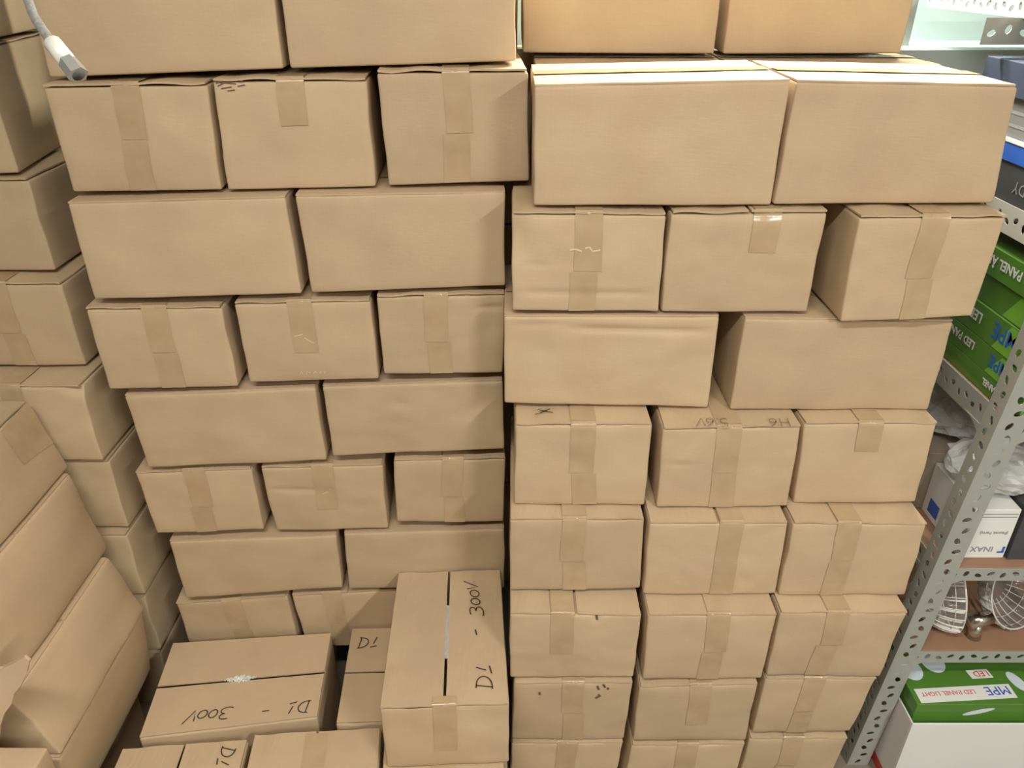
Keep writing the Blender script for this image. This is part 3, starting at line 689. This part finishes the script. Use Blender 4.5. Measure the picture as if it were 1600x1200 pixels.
# ------------------------------------------------------------------ hanging hose with white fitting
hb = Vector((-.72, 1.18, 1.60))
t = thing('hanging_hose', 'braided steel hose with white hex fitting hanging from the top left', 'hose', hb)
def at(u, v, d):
    a = (u-800)/1200; b = (v-600)/1200; c, s = math.cos(math.radians(29)), math.sin(math.radians(29))
    y = c-b*s; return Vector((a/y*d, d, CAM_H+(-s-b*c)/y*d))
e0, e1, e2, e3 = Vector((-.571, 1.082, 1.640)), Vector((-.588, 1.095, 1.656)), Vector((-.612, 1.115, 1.676)), Vector((-.635, 1.14, 1.692))
e4 = Vector((-.659, 1.17, 1.711))
ctrl = [e2, e3, e4, Vector((-.688, 1.22, 1.750)), Vector((-.72, 1.28, 1.86)), Vector((-.74, 1.33, 2.2)), Vector((-.74, 1.34, 2.945))]
pts = []
for i in range(len(ctrl)-1):
    p0 = ctrl[max(i-1, 0)]; p1 = ctrl[i]; p2 = ctrl[i+1]; p3 = ctrl[min(i+2, len(ctrl)-1)]
    for s in range(8):
        f = s/8; pts.append(.5*((2*p1)+(p2-p0)*f+(2*p0-5*p1+4*p2-p3)*f*f+(3*p1-p0-3*p2+p3)*f**3))
pts.append(ctrl[-1])
tube_mesh('hose', pts, .0062, BRAID, t, hb)
tube_mesh('collar', [e2+(e3-e2)*.08, e2, e1], [.0085, .0118, .0118], CREAM, t, hb, 12)
d = (e0-e1).normalized()
hx = tube_mesh('hex_nut', [e1+d*.0005, e0-d*.004, e0], [.0122, .0135, .0135], NUT, t, hb, 6)
for p in hx.data.polygons: p.use_smooth = False
bore_disc = tube_mesh('bore_disc', [e0-d*.001, e0+d*.0006], .0082, BORE_SHADE, hx, hb, 14)  # solid disc, the shade of the hollow is put into its colour
# printed specks along the hose
dv = (e3-e2).normalized()

# ------------------------------------------------------------------ steel shelf unit
sb = Vector((.88, 1.22, 0))
t = thing('storage_shelf', 'grey slotted steel shelf unit at the right edge beside the right stack', 'shelf', sb)
FOOT = Vector((.845, 1.226, 0)); HEAD = Vector((.955, 1.176, 2.15))
ax_ = (HEAD-FOOT); Lp = ax_.length; ax_.normalize()
def post(foot, ax, L, w=.040):
    p = thing2 = bpy.data.objects.new('post', None); COL.objects.link(p); p.parent = t; p.location = foot-sb
    fx = (Vector((1, 0, 0))-ax*ax.x).normalized(); fy = ax.cross(fx); fy = fy if fy.y > 0 else -fy
    slotted('flange', foot, ax, fx, L, .050, STEEL, p, foot, .028, .002, 1.12)
    slotted('flange', foot, ax, fy, L, .044, STEEL, p, foot, .028, .002, 1.12)
post(FOOT, ax_, Lp)
post(Vector((.875, 1.95, 0)), Vector((0, 0, 1)), 2.1)
X0, X1, YF, YB = .893, 1.95, 1.205, 1.93
def post_x(z): return FOOT.x+(HEAD.x-FOOT.x)*z/HEAD.z
LEVELS = [(1.712, 1.679, True), (1.366, 1.326, False), (1.030, .988, False), (.663, .630, False), (.412, .377, False)]
for i, (zt, zb, top) in enumerate(LEVELS):
    x0 = post_x(zt)+.002
    yf = FOOT.y+(HEAD.y-FOOT.y)*zt/HEAD.z
    v = bevel_box('shelf_board', (x0+.004, X1, yf+.006, YB, zt-.012, zt-.0005), PLY if not top else STEEL_PALE, t, sb, .001, 1)
    slotted('front_rail', (x0+.03, yf+.0035, zb), (1, 0, 0), (0, 0, 1), X1-x0-.03, zt-zb, STEEL, t, sb)
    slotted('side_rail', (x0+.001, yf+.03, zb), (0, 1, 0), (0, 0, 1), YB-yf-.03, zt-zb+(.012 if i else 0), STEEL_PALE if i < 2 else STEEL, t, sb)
    # corner gusset plates, front and side, with a curved free edge
    if i:
        r = .088
        cv = [(0, 0)]+[(r*(1-math.sin(a)), -r*(1-math.cos(a))) for a in [math.pi/2*s/8 for s in range(9)]]
        V = [Vector((x0+.006+p[0], yf+.0022+dy, zb+.004+p[1]))-sb for dy in (0, .0015) for p in cv]
        n = len(cv); F = [tuple(range(n)), tuple(range(2*n-1, n-1, -1))]+[(b, a, a+n, b+n) for a, b in zip(range(n), list(range(1, n))+[0])]
        link_mesh('gusset_plate', V, F, STEEL, t)
        V = [Vector((x0-.0005+dx, yf+.02+p[0], zb+.004+p[1]))-sb for dx in (0, .0015) for p in cv]
        link_mesh('gusset_plate', V, F, STEEL, t)
slotted('cross_bar', (.872, 1.56, 1.634), (1, 0, 0), (0, 0, 1), 1.05, .046, STEEL, t, sb, .030)

# --- things on the shelves
def item(name, label, cat, b, mat, group=None, r=.0015):
    base = Vector(((b[0]+b[1])/2, (b[2]+b[3])/2, b[4]))
    tt = thing(name, label, cat, base, group)
    bevel_box('body', b, mat, tt, base, r)
    return tt, base
XS = .922
# second level: dark boxes
z = 1.3665
t1, b1 = item('carton', 'charcoal box with pale letters, lowest on the shelf beside the top right carton', 'box', (XS, 1.25, 1.24, 1.60, z, 1.445), CHAR, 'dark boxes on the upper shelf')
print_text('DY', (XS, 1.37, 1.418), (0, 1, 0), (0, 0, -1), .03, GREYT, t1, b1)
t1, b1 = item('carton', 'thin blue box with white lid between the dark boxes on the shelf', 'box', (XS-.004, 1.22, 1.26, 1.56, 1.4455, 1.478), BLUE, 'dark boxes on the upper shelf')
bevel_box('lid', (XS-.006, 1.222, 1.258, 1.562, 1.478, 1.485), WHITE, t1, b1, .001)
t1, b1 = item('carton', 'grey box with faint stripes under the topmost navy box', 'box', (XS, 1.24, 1.25, 1.58, 1.4855, 1.553), GREYC, 'dark boxes on the upper shelf')
for q in range(2): patch('stripe', [(XS, 1.27, 1.503+.022*q), (XS, 1.27, 1.509+.022*q), (XS, 1.56, 1.509+.022*q), (XS, 1.56, 1.503+.022*q)], GREYT, t1, b1, (-.0009, 0, 0))
item('carton', 'navy box topmost at the right edge under the white wall', 'box', (XS-.012, 1.24, 1.24, 1.59, 1.5535, 1.612), NAVY, 'dark boxes on the upper shelf')

# third level: green lamp boxes
GG = 'green lamp boxes on the middle shelf'
def lamp_box(z0, z1, yn, label, word, sub, dx=0.0, nearL=.10):
    tt, bb = item('lamp_box', label, 'box', (XS+dx, XS+dx+.30, yn, yn+.32, z0, z1), GREEN, GG)
    x = XS+dx
    if nearL: patch('end_panel', [(x, yn+.002, z0+.002), (x, yn+.002, z1-.002), (x, yn+nearL*.6, z1-.002), (x, yn+nearL, z0+.002)], LIME, tt, bb, (-.0005, 0, 0))
    patch('front_panel', [(x+.002, yn, z0+.002), (x+.298, yn, z0+.002), (x+.298, yn, z1-.002), (x+.002, yn, z1-.002)], LIME, tt, bb, (0, -.0005, 0))
    h = z1-z0
    if word: print_text(word, (x, yn+.030, z1-h*.2), (0, 1, 0), (0, 0, -1), h*.72, BLUE, tt, bb, bold=.0004)
    if sub: print_text(sub, (x, yn+(.15 if word else .01), z1-h*.28), (0, 1, 0), (0, 0, -1), h*.46, WHITE, tt, bb, bold=.0005)
    return tt, bb
lamp_box(1.0305, 1.069, 1.222, 'green lamp box with dim lettering, lowest of five behind the shelf rail', '', 'LED PANEL', .0, 0)
lamp_box(1.0695, 1.120, 1.225, 'green lamp box with blue MPE lettering, second from the bottom of five', 'MPE', 'LED PANEL')
lamp_box(1.1205, 1.183, 1.228, 'green lamp box with blue MPE lettering and a red dot, middle of five', 'MPE', 'LED PANEL')
tt, bb = lamp_box(1.1835, 1.240, 1.232, 'green lamp box with a white open lid edge, second from the top of five', '', '', .004)
patch('lid_edge', [(XS+.004, 1.234, 1.240), (XS+.004, 1.36, 1.2405), (XS+.02, 1.36, 1.2405), (XS+.05, 1.234, 1.240)], WHITE, tt, bb, (0, 0, .0006))
lamp_box(1.2415, 1.296, 1.24, 'green lamp box with white LED PANEL lettering, topmost of five', '', 'LED PANEL ÂM TRẦN', -.004, 0)
patch('red_dot', [(XS+0, 1.33, 1.165), (XS+0, 1.325, 1.175), (XS+0, 1.345, 1.178), (XS+0, 1.35, 1.168)], REDT, tt, bb, (-.0006, 0, 0)) if False else None

# fourth level: fittings boxes and plastic bags
z = .6635
tt, bb = item('fittings_box', 'white box with upside down INAX print on the shelf right of the post', 'box', (.945, 1.040, 1.245, 1.412, z, .792), WHITE)
patch('sticker', [(.945, 1.35, .678), (.945, 1.35, .712), (.945, 1.39, .712), (.945, 1.39, .678)], BLUE, tt, bb, (-.0008, 0, 0))
print_text('INAX', (1.012, 1.245, .695), (-1, 0, 0), (0, 0, -1), .020, GREYT, tt, bb)
print_text('(Faucet Parts)', (1.030, 1.245, .735), (-1, 0, 0), (0, 0, -1), .0105, GREYT, tt, bb)
patch('logo', [(1.036, 1.245, .695), (1.036, 1.245, .678), (1.022, 1.245, .678), (1.022, 1.245, .682), (1.031, 1.245, .683), (1.031, 1.245, .695)], BLUE, tt, bb, (0, -.0008, 0))
for q in range(2): patch('stripe', [(.952, 1.245, .772+.008*q), (1.036, 1.245, .772+.008*q), (1.036, 1.245, .774+.008*q), (.952, 1.245, .774+.008*q)], GREYT, tt, bb, (0, -.0008, 0))
item('fittings_box', 'dark green box right of the white printed box, at the photo edge', 'box', (1.046, 1.20, 1.24, 1.42, z, .80), CHAR)
tt, bb = item('fittings_box', 'beige box at the back of the shelf behind the post', 'box', (.925, 1.10, 1.415, 1.66, z, .815), BEIGE)

def bag(name, label, c, rx, ry, rz, seed, group=None, mat=None):
    base = Vector((c[0], c[1], c[2]-rz*.98)); V, F = [], []
    nu, nv = 36, 18
    for j in range(nv+1):
        ph = math.pi*j/nv
        for i in range(nu):
            th = 2*math.pi*i/nu
            d = Vector((math.cos(th)*math.sin(ph), math.sin(th)*math.sin(ph), math.cos(ph)))
            k = 1+.26*abs(noise.noise(d*2.3+Vector((seed, 0, 0))))+.16*noise.noise(d*6+Vector((seed, 3, 0)))-.1
            p = Vector((d.x*rx*k, d.y*ry*k, max(d.z*k, -.96)*rz))
            V.append(Vector(c)+p-base)
    for j in range(nv):
        for i in range(nu):
            F.append((j*nu+i, (j+1)*nu+i, (j+1)*nu+(i+1) % nu, j*nu+(i+1) % nu))
    tt = thing(name, label, 'bag', base, group)
    link_mesh('film', V, F, mat or BAG, tt, False)
    return tt, base
bag('plastic_bag', 'crumpled clear plastic bag lying on the white printed box', (1.03, 1.33, .842), .115, .085, .048, 3.1, 'clear plastic bags on the shelf')
bag('plastic_bag', 'clear plastic bag seen left of the shelf post, on the beige box', (1.02, 1.52, .865), .10, .10, .048, 8.4, 'clear plastic bags on the shelf')

# fifth level: ribbed glass shades in plastic
def shade(name, label, c, axis, R, depth, nrib, roll=0.0):
    """fluted bowl: axis points out of the open mouth"""
    c = Vector(c); ax = Vector(axis).normalized(); a = ax.cross(Vector((0, 0, 1))).normalized(); b = ax.cross(a)
    base = c.copy(); V, F = [], []; nu, nv = nrib*6, 12
    prof = []
    for j in range(nv+1):
        f = j/nv; prof.append((R*(.18+.82*math.sin(f*math.pi/2)), -depth*(math.cos(f*math.pi/2))))
    for (r, h) in prof:
        for i in range(nu):
            th = 2*math.pi*i/nu; rr = r*(1+.035*math.cos(th*nrib))
            V.append(ax*h+(a*math.cos(th)+b*math.sin(th))*rr)
    for j in range(nv):
        for i in range(nu): F.append((j*nu+i, (j+1)*nu+i, (j+1)*nu+(i+1) % nu, j*nu+(i+1) % nu))
    tt = thing(name, label, 'glass shade', base, 'ribbed glass shades on the lower shelf')
    link_mesh('bowl', V, F, GLASS, tt, True)
    # thick rim ring
    ring = []
    for i in range(49):
        th = 2*math.pi*i/48; ring.append(c+(a*math.cos(th)+b*math.sin(th))*R*1.0)
    tube_mesh('rim', ring, .0020, RIB, tt, base, 6, False)
    for q in (.35, .62, .85):
        r2, h2 = R*(.18+.82*math.sin(q*math.pi/2)), -depth*math.cos(q*math.pi/2)
        tube_mesh('ring', [c+ax*h2+(a*math.cos(2*math.pi*i/48)+b*math.sin(2*math.pi*i/48))*r2 for i in range(49)], .0009, RIB, tt, base, 5, False)
    for i in range(0, nrib):
        th = 2*math.pi*i/nrib; pr = prof[3:]
        tube_mesh('rib', [c+ax*hh+(a*math.cos(th)+b*math.sin(th))*rr*1.036 for rr, hh in pr], .0012, RIB, tt, base, 5, False)
    return tt, base, ax
zs = .4125
tt, bb, ax = shade('glass_shade', 'clear ribbed glass bowl on edge, left one behind the shelf post', (1.012, 1.312, zs+.093), (.93, -.18, .12), .090, .085, 22)
tt2, bb2, ax2 = shade('glass_shade', 'clear ringed glass bowl at the right edge of the lower shelf', (1.165, 1.31, zs+.096), (.35, -.85, .35), .092, .07, 26)
capc = Vector((1.060, 1.262, zs+.052))
tc = thing('metal_cap', 'shiny metal cap lying between the two glass bowls', 'cap', (1.060, 1.262, zs))
tube_mesh('barrel', [capc+Vector((-.026, -.004, -.004)), capc+Vector((.024, .004, .006))], .016, CHROME, tc, Vector((1.060, 1.262, zs)), 16)
tube_mesh('neck', [capc+Vector((-.003, 0, -.012)), Vector((1.059, 1.262, zs+.001))], [.011, .016], CHROME, tc, Vector((1.060, 1.262, zs)), 16)
bag('plastic_plug', 'small white wrapped knob above the left glass bowl', (1.045, 1.36, zs+.172), .024, .022, .026, 5.5, None, PLASTIC)['category'] if False else None
kb = Vector((1.07, 1.45, zs))
tk = thing('lamp_socket', 'white lamp socket standing behind the left glass bowl', 'lamp part', kb)
tube_mesh('stem', [kb+Vector((0, 0, .001)), kb+Vector((0, 0, .13))], [.022, .016], PLASTIC, tk, kb, 16)
tube_mesh('knob', [kb+Vector((0, 0, .13)), kb+Vector((0, 0, .145)), kb+Vector((0, 0, .17)), kb+Vector((0, 0, .182))], [.014, .026, .024, .012], PLASTIC, tk, kb, 16)

# below the shelf: white open carton on a red one with green lamp boxes inside
rb = Vector((1.14, 1.34, 0))
t3 = thing('red_box', 'red carton on the floor under the white open one', 'box', rb)
bevel_box('body', (.912, 1.446, 1.165, 1.60, 0, .030), RED, t3, rb)
wb = Vector((1.14, 1.34, .0315))
t4 = thing('open_carton', 'open white carton at the lower right corner holding green lamp boxes', 'box', wb)
zb, zr = .0315, .250
bevel_box('front_panel', (.912, 1.446, 1.154, 1.158, zb, zr), WHITE, t4, wb, .0012)
bevel_box('side_panel', (.912, .916, 1.1585, 1.60, zb, zr), PINKW, t4, wb, .0012)
bevel_box('side_panel', (1.442, 1.446, 1.1585, 1.60, zb, zr), PINKW, t4, wb, .0012)
bevel_box('back_panel', (.9165, 1.4415, 1.596, 1.60, zb, zr), WHITE, t4, wb, .0012)
bevel_box('bottom', (.9165, 1.4415, 1.1585, 1.5955, zb, zb+.004), WHITE, t4, wb, .0012)
GB = 'green lamp boxes in the white open carton'
zt = .2917
S = 1.0495
t5, b5 = item('lamp_box', 'green lamp box with white MPE label band, left one in the white open carton', 'box', (.9215, 1.212, 1.1735, 1.53, zb+.0045, zt), GREEN, GB)
def top_q(name, pts, mat): patch(name, [(x*S, y*S, zt) for x, y in pts], mat, t5, b5, (0, 0, .0007))
top_q('label_band', [(.888, 1.121), (1.105, 1.135), (1.105, 1.172), (.888, 1.158)], WHITE)
print_text('MPE', (1.098*S, 1.1655*S, zt+.0004), (-1, -.064, 0), (.064, -1, 0), .033, BLUE, t5, b5)
print_text('LED PANEL LIGHT', (1.020*S, 1.156*S, zt+.0004), (-1, -.064, 0), (.064, -1, 0), .016, REDT, t5, b5)
def oval(cx, cy, rx, ry, rot=0, n=20):
    return [(cx+rx*math.cos(2*math.pi*i/n)*math.cos(rot)-ry*math.sin(2*math.pi*i/n)*math.sin(rot),
             cy+rx*math.cos(2*math.pi*i/n)*math.sin(rot)+ry*math.sin(2*math.pi*i/n)*math.cos(rot)) for i in range(n)]
top_q('lamp_picture', oval(.905, 1.213, .026, .032), PALEB)
top_q('lamp_picture', oval(.965, 1.232, .026, .030), PALEB)
top_q('red_tag', [(1.032, 1.185), (1.082, 1.189), (1.078, 1.213), (1.028, 1.209)], WHITE)
print_text('LED', (1.076*S, 1.2075*S, zt+.0006), (-1, -.08, 0), (.08, -1, 0), .022, REDT, t5, b5)
top_q('lamp_picture', oval(1.128, 1.178, .014, .028, .3), PALEB)
patch('lamp_picture', [(1.067+.028*math.cos(a)+.02*math.sin(a), 1.1735, .268+.012*math.sin(a)+.004*math.cos(a)) for a in [2*math.pi*i/16 for i in range(16)]], PALEB, t5, b5, (0, -.0007, 0))
item('lamp_box', 'plain green lamp box, right one in the white open carton', 'box', (1.218, 1.432, 1.1735, 1.55, zb+.0045, .283), GREEN, GB)
